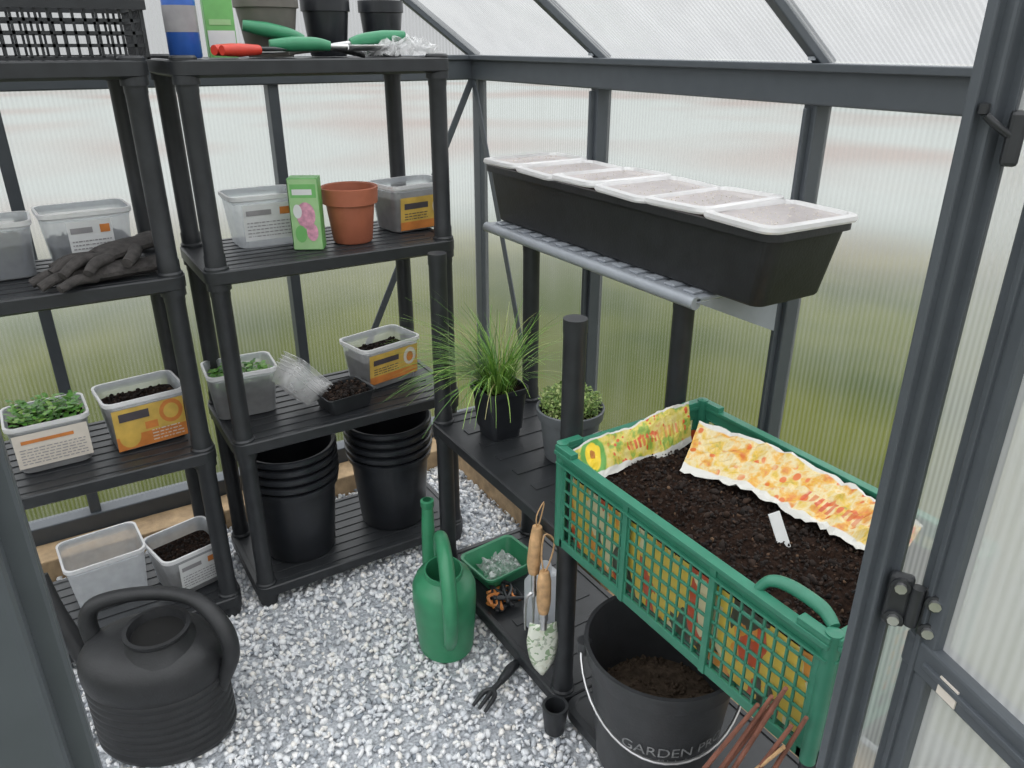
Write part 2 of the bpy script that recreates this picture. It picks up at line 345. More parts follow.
T.boxes('rail_front',[((.64,YF-.01,.03),(XR,YF+.03,.11)),((XL,YF-.01,.03),(-.03,YF+.03,.11)),((-.03,YF-.01,1.70),(.64,YF+.03,1.74))],A,.003)
for y in PY:
    beam(T,'rafter_r',(XR,y,EAVE+.0),(XC,y,RZ),.020,.030,A)
    beam(T,'rafter_l',(XL,y,EAVE+.0),(XC,y,RZ),.020,.030,A)
beam(T,'ridge',(XC,YF,RZ),(XC,YB,RZ),.05,.05,A)
beam(T,'brace_back_r',(1.27,YB-.04,1.28),(.72,YB-.04,.20),.022,.006,A,up=(0,1,0))
beam(T,'brace_back_l',(XL+.04,YB-.04,1.28),(-.05,YB-.04,.22),.022,.006,A,up=(0,1,0))
beam(T,'brace_right',(XR-.04,2.28,1.28),(XR-.04,1.86,.12),.022,.006,A,up=(1,0,0))
for y in PY[1:-1]:
    T.lathe('bolt',[(.0,0),(.007,0),(.007,.006),(.0,.007)],M['galv'],c=(XR-.05,y,1.352),seg=10)
D=G('trim_door_frame')
D.box('jamb_l',(-.078,.318,.03),(-.040,.36,1.75),A,.004)
D.box('jamb_l_lip',(-.043,.335,.03),(-.030,.347,1.75),A,.002)
D.box('jamb_r',(.624,.326,.03),(.648,.345,1.75),A,.003)
D.box('jamb_r_lip',(.614,.335,.03),(.626,.344,1.75),A,.002)
D.box('jamb_r_bead',(.640,.319,.03),(.646,.328,1.75),A,.001)
hx,hy=.662,.300; ang=math.degrees(math.atan2(-.957,-.29))
dm=Matrix.Translation((hx,hy,0))@Matrix.Rotation(math.radians(ang),4,'Z')
Dg=G('door_1',mat=dm)
for nm,a,b in (('stile_hinge',(0,-.010,.06),(.034,.010,1.70)),('stile_latch',(.58,-.010,.06),(.63,.010,1.70)),('rail_bottom',(0,-.009,.06),(.63,.009,.12)),('rail_top',(0,-.009,1.65),(.63,.009,1.70)),('rail_mid',(0,-.012,.81),(.63,.012,.848))):
    Dg.box(nm,a,b,A,.003)
Dg.box('stile_groove_a',(.013,-.014,.06),(.019,-.009,1.7),A,.001)
Dg.box('rail_mid_bead',(.03,-.016,.826),(.6,-.011,.832),A,.001)
Dg.add('panel',[(.03,0,.1),(.6,0,.1),(.6,0,1.66),(.03,0,1.66)],[(0,1,2,3)],M['pcF'])
Dg.box('sticker',(.05,-.0135,.814),(.072,-.012,.834),M['paper'])
Hh=G('door_hinge',mat=Matrix.Translation((.648,.302,.885))@Matrix.Rotation(math.radians(-60),4,'Z'))
Hh.boxes('plate',[((-.026,-.010,-.030),(-.004,.0,.030)),((-.004,-.008,-.020),(.006,.0,.020)),((.006,-.010,-.034),(.026,.0,.022))],M['blk'],.005)
Hh.tube('knuckle',[(0,-.010,-.022),(0,-.010,.022)],.006,M['blk'],seg=12)
for dx,dz in ((-.015,-.019),(-.015,.019),(.016,-.023),(.016,.010)):
    Hh.tube('washer',[(dx,-.0095,dz),(dx,-.013,dz)],.0088,M['blk'],seg=16)
    Hh.tube('bolt',[(dx,-.0125,dz),(dx,-.017,dz)],.0055,M['steel'],seg=8)
K=G('door_latch',mat=Matrix.Translation((.640,.315,1.315))@Matrix.Rotation(math.radians(-60),4,'Z'))
K.box('body',(-.006,-.014,-.02),(.006,.0,.02),M['blk'],.003)
K.tube('lever',[(-.0,-.010,.0),(-.012,-.014,.008),(-.022,-.015,.016)],.003,M['blk'],res=4)
K.lathe('knob',[(.001,-.004),(.004,-.003),(.004,.004),(.001,.005)],M['blk'],c=(-.024,-.012,.02),seg=10)

# ------------------------------------------------------------------ ground
def ground_mat():
    m,t,o=nt('lawn_and_yard'); L=t.links.new
    p=N(t,'ShaderNodeBsdfPrincipled'); p.inputs['Roughness'].default_value=1; p.inputs['Specular IOR Level'].default_value=0
    tc=N(t,'ShaderNodeTexCoord'); le=N(t,'ShaderNodeVectorMath',_operation='LENGTH'); L(tc.outputs['Object'],le.inputs[0])
    no=N(t,'ShaderNodeTexNoise'); no.inputs['Scale'].default_value=.35; no.inputs['Detail'].default_value=1; L(tc.outputs['Object'],no.inputs['Vector'])
    ma=N(t,'ShaderNodeMath',_operation='MULTIPLY_ADD'); ma.inputs[1].default_value=2.5; L(no.outputs['Fac'],ma.inputs[0]); L(le.outputs['Value'],ma.inputs[2])
    r=ramp(t,[(0,(0,0,0)),(.46,(0,0,0)),(.58,(.13,.13,.13)),(.78,(.7,.7,.7)),(1,(1,1,1))],'B_SPLINE')
    mr=N(t,'ShaderNodeMapRange'); mr.inputs['From Min'].default_value=0; mr.inputs['From Max'].default_value=10; L(ma.outputs[0],mr.inputs['Value']); L(mr.outputs[0],r.inputs[0])
    n2=N(t,'ShaderNodeTexNoise'); n2.inputs['Scale'].default_value=.9; n2.inputs['Detail'].default_value=2; L(tc.outputs['Object'],n2.inputs['Vector'])
    g=ramp(t,[(.35,(.032,.048,.003)),(.65,(.080,.090,.012))]); L(n2.outputs['Fac'],g.inputs[0])
    n3=N(t,'ShaderNodeTexNoise'); n3.inputs['Scale'].default_value=.22; n3.inputs['Detail'].default_value=1; L(tc.outputs['Object'],n3.inputs['Vector'])
    f=ramp(t,[(.45,(.32,.335,.325)),(.70,(.29,.255,.24))]); L(n3.outputs['Fac'],f.inputs[0])
    mx=N(t,'ShaderNodeMixRGB'); L(r.outputs[0],mx.inputs[0]); L(g.outputs[0],mx.inputs[1]); L(f.outputs[0],mx.inputs[2])
    L(mx.outputs[0],p.inputs['Base Color']); L(p.outputs[0],o.inputs[0]); return m
gg=G('ground'); gg.add('lawn',[(-60,-60,-.03),(60,-60,-.03),(60,60,-.03),(-60,60,-.03)],[(0,1,2,3)],ground_mat())
fl=G('floor'); fl.add('gravel_bed',[(XL,-.3,-.012),(XR,-.3,-.012),(XR,YB,-.012),(XL,YB,-.012)],[(0,1,2,3)],pm('gravel_bed',(.45,.47,.5),.9,var=.4,scale=150,bump=1,bscale=120))
n=36000
P=np.stack([rng.uniform(XL+.05,XR-.03,n),rng.uniform(-.25,YB-.03,n),rng.uniform(-.010,.000,n)],1)
V,F=rocks(P,rng.uniform(.004,.0105,len(P)))
gr=bpy.data.objects.new('white_gravel',mkmesh('white_gravel',V,F,M['gravel'])); COL.objects.link(gr)
S=G('timber_sleeper'); S.boxes('planks',[((1.09,YF+.03,-.02),(1.262,1.3,.018)),((1.09,1.305,-.02),(1.262,YB-.16,.06))],M['sleeper'],.004)
S=G('timber_sleeper'); S.boxes('planks',[((XL+.05,YB-.15,-.02),(.3,YB-.05,.06)),((.305,YB-.15,-.02),(1.262,YB-.05,.06))],M['sleeper'],.004)

# ------------------------------------------------------------------ shelving units
def shelving(name,x0,x1,y0,y1,levels,top,ov=.03,r=.0215,t=.034):
    g=G(name,loc=((x0+x1)/2,(y0+y1)/2,0)); hx=(x1-x0)/2; hy=(y1-y0)/2
    corners=[(-hx,-hy),(hx,-hy),(-hx,hy),(hx,hy)]
    W_=2*hx+2*ov; D_=2*hy+2*ov
    for z in levels:
        g.loft('shelf',[(W_-.02,D_-.02,.03,z-t),(W_,D_,.035,z-t+.006),(W_,D_,.035,z-.003),(W_-.006,D_-.006,.034,z),(W_-.03,D_-.03,.03,z),(W_-.034,D_-.034,.03,z-.003)],M['blk'],capt=True)
        bars=[]; ny=8
        for i in range(ny):
            y=-D_/2+.036+(D_-.072)*i/(ny-1); bars.append(((-W_/2+.05,y-.013,z-.006),(W_/2-.05,y+.013,z-.0008)))
        g.boxes('slats',bars,M['blk'],.001)
    for (x,y) in corners:
        lv=sorted(levels); segs=[]; prev=0
        for zz in lv+[None]:
            end=top if zz is None else zz-t
            if end-prev>.02: segs.append((prev,end))
            prev=zz if zz is not None else 0
        for a,b in segs:
            g.lathe('pole',[(r*1.08,a),(r*1.08,a+.03),(r,a+.035),(r,b-.03),(r*1.05,b-.025),(r*1.05,b),(r*.6,b)],M['blk'],c=(x,y,0),seg=20,capt=True)
        for z in lv: g.lathe('socket',[(r*1.25,z-t-.012),(r*1.25,z+.004),(r*1.1,z+.008),(.001,z+.008)],M['blk'],c=(x,y,0),seg=20)
    return g
LV=[.06,.49,.92,1.35]
shelving('shelving_unit',.32,.885,1.765,2.03,LV,1.345)
shelving('shelving_unit',-.345,.225,1.775,2.04,LV,1.345)
shelving('shelving_unit',.785,1.05,1.05,1.60,[.055,.49],.93)
u=G('shelving_unit')
for z in (.055,.49):
    u.loft('shelf',[(.31,.58,.03,z-.034),(.325,.595,.035,z-.028),(.325,.595,.035,z-.003),(.30,.57,.03,z),(.295,.565,.03,z-.003)],M['blk'],c=(.922,.72,0),capt=True)
for x,y in ((.785,.44),(1.05,.44),(1.06,.99)):
    u.lathe('pole',[(.023,0),(.0215,.04),(.0215,.46)],M['blk'],c=(x,y,0),seg=20,capt=True)

# grey wall shelf + bracket
s=G('grey_wall_shelf',loc=(1.03,1.0,.945))
s.box('sheet',(0,0,-.014),(.245,.79,-.006),M['galv'],.002)
s.tube('rolled_edge',[(0.0,0,-.016),(0.0,.79,-.016)],.013,M['galv'],seg=12)
s.boxes('ribs',[((.012,.02+i*.055,-.006),(.23,.05+i*.055,-.0005)) for i in range(14)],M['galv'],.002)
s.add('end_bracket',[(.0,.0,-.014),(.245,.0,-.014),(.245,0,-.12)],[(0,1,2)],M['galv'],solid=.003)
s.add('end_bracket_far',[(.0,.66,-.014),(.245,.66,-.014),(.245,.66,-.12)],[(0,1,2)],M['galv'],solid=.003)

# long planter with lids
L_=.97; px_,py_=1.150,1.335
pl=G('trough_planter',loc=(px_,py_,.946))
pl.loft('body',[(.170,L_-.070,.02,0),(.178,L_-.062,.025,.004),(.206,L_-.012,.03,.125),(.225,L_+.004,.03,.127),(.225,L_+.004,.03,.142),(.205,L_-.01,.03,.142),(.195,L_-.02,.03,.12)],M['blk2'])
pl.loft('soil',[(.15,L_-.1,.02,.01),(.19,L_-.03,.03,.115)],M['soil'],capt=True)
nl=6
for i in range(nl):
    y=-L_/2+ L_*(i+.5)/nl; dz=[0,.004,.001,.005,.0,.004][i]
    lm=Matrix.Translation((px_+random.uniform(-.004,.004),py_+y,.946+.143+dz))@Matrix.Rotation(math.radians(random.uniform(-2,2)),4,'Z')@Matrix.Rotation(math.radians([1,-1,1.5,-1,1.2,-.8][i]),4,'X')
    q=G('clear_seed_tray_cover',mat=lm)
    q.loft('rim',[(.237,.172,.03,0),(.241,.176,.03,.004),(.238,.173,.03,.011),(.214,.149,.025,.013),(.208,.143,.025,.006)],M['lidrim'],capb=False)
    q.loft('pane',[(.209,.144,.025,.006),(.207,.142,.025,.0062)],M['lid'],capb=False,capt=True)
    q.crumbs('droplets',120,lambda:(random.uniform(-.09,.09),random.uniform(-.06,.06),.0068),.0008,.0018,M['paper'])

# ------------------------------------------------------------------ tubs
def tub(name,x,y,z,w,d,h,rot=0,fill=None,fh=.7,label=None,mat='clear',lab_w=.8,lh=(.15,.85)):
    g=G(name,loc=(x,y,z),rot=rot); b=.86; rr=.022
    g.loft('tub',[(w*b-.01,d*b-.01,rr,.0),(w*b,d*b,rr,.003),(w*.97,d*.97,rr,h*.86),(w*.985,d*.985,rr,h*.87),(w*.99,d*.99,rr,h-.006),(w+.004,d+.004,rr,h-.005),(w+.004,d+.004,rr,h),(w-.006,d-.006,rr,h),(w*.955,d*.955,rr,h*.86)],M[mat])
    g.loft('rim',[(w*.992,d*.992,rr,h-.012),(w+.006,d+.006,rr,h-.008),(w+.006,d+.006,rr,h+.001),(w-.004,d-.004,rr,h+.001)],M['lidrim'],capb=False)
    def at(f): k=b+(.97-b)*f/.86; return w*k-.006,d*k-.006
    if fill:
        w1,d1=at(fh); w0,d0=at(.02); sm=M['wetsoil'] if fill=='wet' else M['soil']
        g.loft('soil',[(w0,d0,rr*.9,.003),(w1,d1,rr*.9,h*fh)],sm,capt=True)
        g.crumbs('soil_crumbs',240,lambda:(random.uniform(-w1/2+.01,w1/2-.01),random.uniform(-d1/2+.01,d1/2-.01),h*fh+random.uniform(-.002,.007)),.002,.006,sm if fill=='wet' else M['crumb'])
        if fill=='seed':
            g.leaves('seedlings',420,lambda:(random.uniform(-w1/2+.008,w1/2-.008),random.uniform(-d1/2+.008,d1/2-.008),h*fh+random.uniform(.01,.045)),.010,.02,M['leaf'])
    if label:
        z0,z1=lh[0]*h,lh[1]*h
        y0=-(d*(b+(.97-b)*lh[0]/.86))/2-.0012; y1=-(d*(b+(.97-b)*lh[1]/.86))/2-.0012
        ww=w*.9*lab_w
        g.decal('label',(-ww/2,y0,z0),(ww,0,0),(0,y1-y0,z1-z0),label)
    return g
def textrows(u0,u1,v0,v1,n,mk='dark'):
    out=[];dv=(v1-v0)/n
    for i in range(n):
        u=u0
        while u<u1-.03:
            l=random.uniform(.02,.09); l=min(l,u1-u); out.append(('r',u,v0+dv*(i+.3),u+l,v0+dv*(i+.62),mk)); u+=l+.02
    return out
M['txt']=pm('label_text_ink',(.3,.29,.3),.5)
LW=[('r',0,0,1,1,'white')]+textrows(.06,.94,.08,.55,5,'txt')+[('r',.06,.70,.55,.84,'txt'),('r',.72,.68,.94,.88,'org')]
LC=[('r',0,0,1,1,'paper')]+textrows(.06,.94,.08,.6,6,'txt')+[('r',.1,.72,.8,.82,'org')]
LY=[('r',0,0,1,1,'yel'),('r',0,.0,1,.34,'org'),('e',.04,.04,.34,.6,'yel'),('e',.64,.42,.98,1.0,'org'),('e',.70,.52,.92,.9,'yel'),('r',.08,.70,.5,.9,'dark'),('r',.42,.40,.6,.58,'org')]+textrows(.5,.95,.06,.38,4,'paper')
LO=[('r',0,0,1,1,'yel'),('r',.0,.0,1,.26,'org'),('r',.08,.64,.6,.82,'dark'),('e',.7,.35,.96,.95,'paper'),('e',.76,.45,.9,.8,'org')]+textrows(.08,.6,.3,.55,3,'dark')
tub('lidded_food_tub',.485,1.965,.921,.17,.13,.125,0,None,label=LW)
tub('lidded_food_tub',.875,1.935,.921,.185,.135,.122,8,'soil',.75,label=LO,lab_w=.85,lh=(.05,.75))
bx=G('seed_carton',loc=(.562,1.845,.921),rot=-28)
bx.box('carton',(-.035,-.024,0),(.035,.024,.17),M['grn'],.001)
bx.decal('print_front',(-.034,-.0245,.002),(.068,0,0),(0,0,.166),[('r',0,0,1,1,'ltgrn'),('r',.06,.74,.94,.93,'grn'),('r',.12,.78,.8,.86,'white'),('e',.2,.3,.85,.68,'pink'),('e',.1,.1,.5,.35,'grn'),('e',.5,.12,.9,.38,'pink'),('e',.1,.45,.4,.65,'white')])
bx.decal('print_side',(-.0355,.023,.002),(0,-.046,0),(0,0,.166),[('r',0,0,1,1,'ltgrn')]+textrows(.1,.9,.1,.7,9,'white'))
tp=G('terracotta_pot',loc=(.678,1.86,.921))
tp.lathe('pot',[(.046,0),(.049,.004),(.060,.095),(.068,.097),(.071,.135),(.068,.137),(.064,.134),(.057,.09),(.045,.01)],M['terra'])
tp.lathe('soil',[(.05,.05),(.001,.052)],M['soil'],capb=False)
tub('lidded_food_tub',.37,1.945,.491,.17,.13,.125,-4,'seed',.55)
tub('lidded_food_tub',.76,1.94,.491,.19,.135,.125,12,'soil',.7,label=LO,lab_w=.95)
pn=G('seedling_punnet',loc=(.602,1.825,.491),rot=8)
pn.loft('tray',[(.11,.09,.01,0),(.135,.11,.012,.045),(.143,.118,.012,.046),(.143,.118,.012,.049),(.132,.107,.012,.047),(.108,.088,.01,.004)],M['blk'])
pn.loft('soil',[(.105,.085,.01,.005),(.125,.1,.01,.036)],M['soil'],capt=True)
pn.crumbs('crumbs',320,lambda:(random.uniform(-.06,.06),random.uniform(-.045,.045),.038+random.uniform(0,.010)),.002,.007,M['crumb'])
mt=Matrix.Translation((.495,1.86,.568))@Matrix.Rotation(math.radians(15),4,'Z')@Matrix.Rotation(math.radians(50),4,'Y')
cp=G('clear_punnet_stack',mat=mt)
for i in range(5):
    z=i*.011
    cp.loft('punnet',[(.095,.07,.012,z-.035),(.122,.095,.015,z+.0),(.13,.104,.016,z+.001),(.13,.104,.016,z+.003),(.12,.093,.015,z+.002)],M['film'])
for x,y in ((.455,1.885),(.745,1.89)):
    g=G('stacked_plant_pots',loc=(x,y,.061))
    g.lathe('pot',[(.092,0),(.096,.006),(.113,.21),(.122,.212),(.125,.228),(.121,.230),(.113,.226),(.110,.20),(.09,.02),(.001,.02)],M['pot'])
    for i in range(1,5):
        z=.212+.026*i
        g.lathe('nested_pot',[(.112,z-.012),(.1135,z-.002),(.124,z),(.1275,z+.003),(.1275,z+.015),(.123,z+.017),(.114,z+.014),(.108,z-.03),(.1,z-.1)],M['pot'],capb=False)
b=G('blue_spray_bottle',loc=(.345,1.86,1.351))
b.lathe('bottle',[(.03,0),(.033,.004),(.033,.12),(.028,.14),(.014,.155),(.014,.175)],M['blue'],seg=28,capt=True)
b.lathe('label',[(.0334,.05),(.0334,.1)],M['txt'],capb=False)
b=G('fertiliser_carton',loc=(.43,1.9,1.351),rot=-5); b.box('carton',(-.03,-.018,0),(.03,.018,.13),M['grn'],.001)
b.decal('print',(-.028,-.0185,.01),(.056,0,0),(0,0,.11),[('r',0,.1,1,.4,'white'),('r',.1,.5,.9,.6,'ltgrn')])
def potg(name,x,y,z,r0,r1,h,mat):
    g=G(name,loc=(x,y,z)); g.lathe('pot',[(r0,0),(r0+.002,.004),(r1*.93,h*.78),(r1,h*.79),(r1,h),(r1-.004,h),(r1*.88,h*.75),(r0-.003,.01),(.001,.01)],M[mat]); return g
potg('taupe_plant_pot',.55,1.95,1.351,.05,.072,.13,'brownpot')
potg('small_black_pot',.70,1.98,1.351,.042,.058,.125,'pot')
potg('small_black_pot',.845,1.985,1.351,.040,.056,.125,'pot')
sc=G('secateurs',loc=(.46,1.79,1.357),rot=8)
sc.tube('handle_a',[(-.075,.0,.010),(-.03,.016,.010),(.02,.004,.010)],[.010,.013,.010],M['red'],res=5)
sc.tube('handle_b',[(-.07,-.03,.010),(-.03,-.02,.010),(.02,-.002,.010)],[.010,.013,.010],M['red'],res=5)
sc.tube('blade_a',[(.02,.0,.006),(.05,.01,.006),(.085,.012,.006)],[.010,.011,.002],M['steel'],flat=.4,res=4)
sc.tube('blade_b',[(.02,.0,.012),(.05,-.012,.012),(.08,-.006,.010)],[.009,.009,.002],M['blk'],flat=.5,res=4)
for j,(x,y,z,r,tilt) in enumerate(((.64,1.80,1.372,172,0),(.70,1.83,1.378,-8,6),(.60,1.86,1.385,168,12))):
    q=G('hand_trowel',mat=Matrix.Translation((x,y,z))@Matrix.Rotation(math.radians(r),4,'Z')@Matrix.Rotation(math.radians(-tilt),4,'Y'))
    q.tube('handle',[(.0,0,.002),(.03,0,.006),(.08,0,.006),(.13,0,.004)],[.010,.014,.0155,.011],M['green'],res=4,seg=14)
    q.tube('shaft',[(-.04,0,.001),(.0,0,.002)],.006,M['steel'])
    V=[];F=[]
    for i in range(9):
        t=i/8; wdt=.028*math.sqrt(max(0,1-(t*1.0)**3))*(.6+.4*min(1,t*4))
        for k in (-1,-.5,0,.5,1): V.append((-.04-.1*t,k*wdt,-.006+.011*k*k))
    for i in range(8):
        for k in range(4): F.append((i*5+k,i*5+k+1,i*5+k+6,i*5+k+5))
    q.add('blade',V,F,M['paper'] if j==1 else M['steel'],smooth=True,solid=.002)
def crumple(name,x,y,z,w,d,h,mat='film',rot=0,sd=0):
    g=G(name,loc=(x,y,z),rot=rot); V=[];F=[];n=22
    for i in range(n):
        for j in range(n):
            a=(i/(n-1)-.5);b_=(j/(n-1)-.5); q=noise.noise(Vector((a*6+sd,b_*6,sd))); q2=noise.noise(Vector((a*14,b_*14,sd+3)))
            e=max(0,1-(2*max(abs(a),abs(b_)))**4)
            V.append((a*w+q*.02,b_*d+q2*.02,.001+h*e*(.5+.5*abs(q)*2)+abs(q2)*h*.4))
    for i in range(n-1):
        for j in range(n-1): F.append((i*n+j,(i+1)*n+j,(i+1)*n+j+1,i*n+j+1))
    g.add('film',V,F,M[mat]); return g
crumple('clear_plastic_bag',.82,1.81,1.352,.17,.09,.04,rot=10)

# left unit contents: black lattice basket on top
bk_=G('black_lattice_basket',loc=(-.06,1.905,1.351))
bars=[]; bw,bd,bh=.32,.13,.105
for i in range(33):
    x=-bw+2*bw*i/32; bars+=[((x-.0025,-bd,0),(x+.0025,-bd+.004,bh)),((x-.0025,bd-.004,0),(x+.0025,bd,bh)),((x-.002,-bd,0),(x+.002,bd,.004))]
for i in range(14):
    y=-bd+2*bd*i/13; bars+=[((-bw,y-.002,0),(-bw+.004,y+.002,bh)),((bw-.004,y-.002,0),(bw,y+.002,bh)),((-bw,y-.002,0),(bw,y+.002,.004))]
for z in (.0,.022,.044,.066): bars+=[((-bw,-bd,z),(bw,-bd+.004,z+.006)),((-bw,bd-.004,z),(bw,bd,z+.006)),((-bw,-bd,z),(-bw+.004,bd,z+.006)),((bw-.004,-bd,z),(bw,bd,z+.006))]
z=.088; bars+=[((-bw-.008,-bd-.008,z),(bw+.008,-bd+.006,bh)),((-bw-.008,bd-.006,z),(bw+.008,bd+.008,bh)),((-bw-.008,-bd,z),(-bw+.006,bd,bh)),((bw-.006,-bd,z),(bw+.008,bd,bh))]
bk_.boxes('lattice',bars,M['blk'])
tub('lidded_food_tub',-.085,1.955,.921,.15,.13,.12,0,'wet',.62)
tub('lidded_food_tub',.094,1.975,.921,.18,.13,.125,4,'wet',.45,label=LW,lab_w=.55)
st=G('bamboo_canes',loc=(-.11,1.97,.99))
for k in range(3): st.tube('cane',[(k*.02,0,0),(k*.018-.02,.01,.26)],.0028,M['wood'],seg=6)
def glove(x,y,z,rot,flip=1,name='work_glove',sc=1.2,tilt=0):
    mt=Matrix.Translation((x,y,z))@Matrix.Rotation(math.radians(rot),4,'Z')@Matrix.Rotation(math.radians(tilt),4,'Y')@Matrix.Scale(sc,4)
    g=G(name,mat=mt)
    parts=[([(.075,0,.012),(.04,0,.014),(0,0,.015),(-.03,0,.013)],[.028,.032,.034,.028]),
      ([(-.025,.024*flip,.013),(-.06,.036*flip,.018),(-.088,.046*flip,.009)],[.0115,.0105,.008]),
      ([(-.03,.009*flip,.014),(-.075,.015*flip,.023),(-.115,.018*flip,.010)],[.0115,.0105,.0085]),
      ([(-.03,-.008*flip,.014),(-.075,-.010*flip,.020),(-.110,-.014*flip,.009)],[.0115,.0105,.0085]),
      ([(-.025,-.023*flip,.012),(-.058,-.034*flip,.016),(-.088,-.044*flip,.008)],[.0105,.0095,.0075]),
      ([(.03,.026*flip,.013),(.005,.052*flip,.015),(-.026,.068*flip,.010)],[.013,.0115,.0095])]
    for i,(p,r) in enumerate(parts):
        g.tube('palm' if i==0 else ('thumb' if i==5 else 'finger_%d'%i),p,r,M['glove'],seg=14,res=5,flat=.45 if i==0 else .9)
    g.tube('cuff',[(.07,0,.013),(.08,0,.014),(.10,0,.013)],[.027,.031,.033],M['glove'],seg=16,flat=.4)
glove(.105,1.80,.922,12); glove(.125,1.845,.95,34,-1,tilt=-4)
tub('lidded_food_tub',-.075,1.91,.491,.165,.14,.12,2,'seed',.78,label=LC,lab_w=1)
tub('lidded_food_tub',.125,1.915,.491,.18,.14,.13,6,'soil',.75,label=LY,lab_w=.98,lh=(.04,.86))
tub('empty_plastic_tub',-.035,1.945,.061,.185,.15,.14,4,None)
tub('lidded_food_tub',.155,1.89,.061,.165,.15,.125,14,'soil',.7,label=LW,lab_w=.7)

# ------------------------------------------------------------------ right unit contents
cg=G('chive_pot',loc=(.875,1.47,.491))
cg.loft('pot',[(.08,.08,.015,0),(.105,.105,.02,.115),(.115,.115,.02,.117),(.115,.115,.02,.13),(.108,.108,.02,.13),(.09,.09,.015,.02)],M['pot'])
cg.loft('soil',[(.09,.09,.015,.06),(.1,.1,.015,.118)],M['soil'],capt=True)
V=[];F=[]
for i in range(330):
    left=random.random()<.5
    a=random.gauss(math.radians(165),.6) if left else random.uniform(0,6.283)
    L=random.uniform(.14,.33) if left else random.uniform(.10,.26); out=random.uniform(.3,1.25) if left else random.uniform(.12,.8); r0=random.uniform(0,.038)
    p=Vector((r0*math.cos(a),r0*math.sin(a),.118)); d=Vector((math.cos(a)*out*.7+random.gauss(0,.1),math.sin(a)*out*.7+random.gauss(0,.1),1)).normalized()
    tw_=random.gauss(0,.07); kink=random.gauss(0,.05)
    side=Vector((-math.sin(a),math.cos(a),0)); wd=random.uniform(.0013,.0023); b0=len(V); ns=9
    for k in range(ns):
        f=k/(ns-1); V+= [p+side*wd*(1-f*.8), p-side*wd*(1-f*.8)]
        p=p+d*L/(ns-1); d=(d+Vector((math.cos(a)*.15*out,math.sin(a)*.15*out,-.21*out))+side*(tw_+kink*math.sin(k*2))).normalized()
    for k in range(ns-1): F.append((b0+2*k,b0+2*k+1,b0+2*k+3,b0+2*k+2))
cg.add('chives',V,F,M['chive'])
mg=G('thyme_pot',loc=(.955,1.285,.491))
mg.lathe('pot',[(.056,0),(.058,.004),(.070,.1),(.076,.102),(.079,.125),(.076,.127),(.072,.124),(.068,.1),(.055,.01)],M['greypot'])
mg.lathe('soil',[(.068,.108),(.001,.112)],M['soil'],capb=False)
mg.decal('label',(.01,-.0665,.04),(.028,.004,0),(0,-.006,.045),[('r',0,0,1,1,'white')])
def th():
    a=random.uniform(0,6.283);r=.070*math.sqrt(random.random()); return (r*math.cos(a),r*math.sin(a),.115+random.uniform(0,.075)*(1-r*7))
mg.leaves('thyme',2400,th,.004,.010,M['thyme'],1.2)
gt=G('green_seed_tray',loc=(.875,1.475,.056),rot=6)
gt.loft('tray',[(.13,.10,.015,0),(.165,.135,.018,.045),(.175,.145,.02,.046),(.175,.145,.02,.052),(.162,.132,.018,.05),(.128,.098,.015,.005)],M['green'])
crumple('clear_plastic_wrap',.88,1.48,.066,.10,.075,.03,sd=5)
wb=G('white_plastic_bottle',loc=(.865,1.245,.056))
wb.loft('bottle',[(.085,.065,.018,0),(.09,.07,.02,.005),(.09,.07,.02,.13),(.06,.05,.018,.155),(.03,.03,.014,.16),(.03,.03,.014,.18)],M['clear2'],capt=True)
tw=G('orange_garden_wire',loc=(.82,1.375,.062))
for k in range(9):
    pts=[(random.uniform(-.04,.05),random.uniform(-.05,.05),random.uniform(.0,.02)) for _ in range(5)]
    tw.tube('wire',pts,.0045,M['org'] if k%4==0 else M['blk'],res=6,seg=6)
ht=G('floral_hand_trowel',loc=(.735,1.06,.115),rot=-28)
V=[];F=[]
for i in range(13):
    t=i/12; wdt=.036*math.sqrt(max(0.001,1-(1-t)**2.6)) if t<.6 else .036*(1-(t-.6)*.5)
    if i==0: wdt=.008
    for k in range(-3,4): V.append((k/3*wdt,-.008+.009*(k/3)**2,t*.14))
for i in range(12):
    for k in range(6): F.append((i*7+k,i*7+k+1,i*7+k+8,i*7+k+7))
ht.add('blade',V,F,M['floral'],smooth=True,solid=.0018)
ht.tube('shank',[(0,-.008,.13),(0,-.004,.16)],[.008,.006],M['steel'])
ht.tube('ferrule',[(0,-.004,.15),(0,-.003,.175)],.010,M['steel'])
ht.tube('handle',[(0,-.003,.17),(0,-.003,.20),(0,-.003,.25),(0,-.003,.275)],[.011,.0155,.015,.010],M['wood'],res=4)
ht.tube('leather_loop',[(0,-.003,.27),(.012,0,.3),(.02,.004,.345),(.0,.004,.36),(-.006,0,.31),(0,-.003,.27)],.0018,M['wood'],res=4,seg=6)
h2=G('floral_hand_fork',loc=(.735,1.098,.19),rot=-20)
h2.tube('handle',[(0,0,.17),(0,0,.2),(.004,0,.25),(.006,0,.285)],[.011,.0155,.015,.010],M['wood'],res=4)
h2.tube('shank',[(0,0,.11),(0,0,.18)],.006,M['steel'])
for k in (-1,0,1): h2.tube('tine',[(0,0,.12),(k*.016,0,.1),(k*.018,0,.02)],[.005,.004,.002],M['steel'],res=3,seg=6)
h2.tube('loop',[(.006,0,.28),(.014,0,.31),(.02,.004,.34),(.004,.0,.31),(.006,0,.28)],.0015,M['wood'],res=4,seg=6)
cc=G('pole_connector_cone',loc=(.728,.998,0.004)); cc.lathe('cone',[(.018,0),(.022,.005),(.028,.065),(.028,.075),(.022,.075),(.018,.02)],M['blk'])
bf=G('black_hand_fork',loc=(.69,1.165,.012),rot=25)
bf.tube('handle',[(.07,.0,.012),(.04,0,.014),(.0,0,.01)],[.010,.013,.008],M['blk'],res=4)
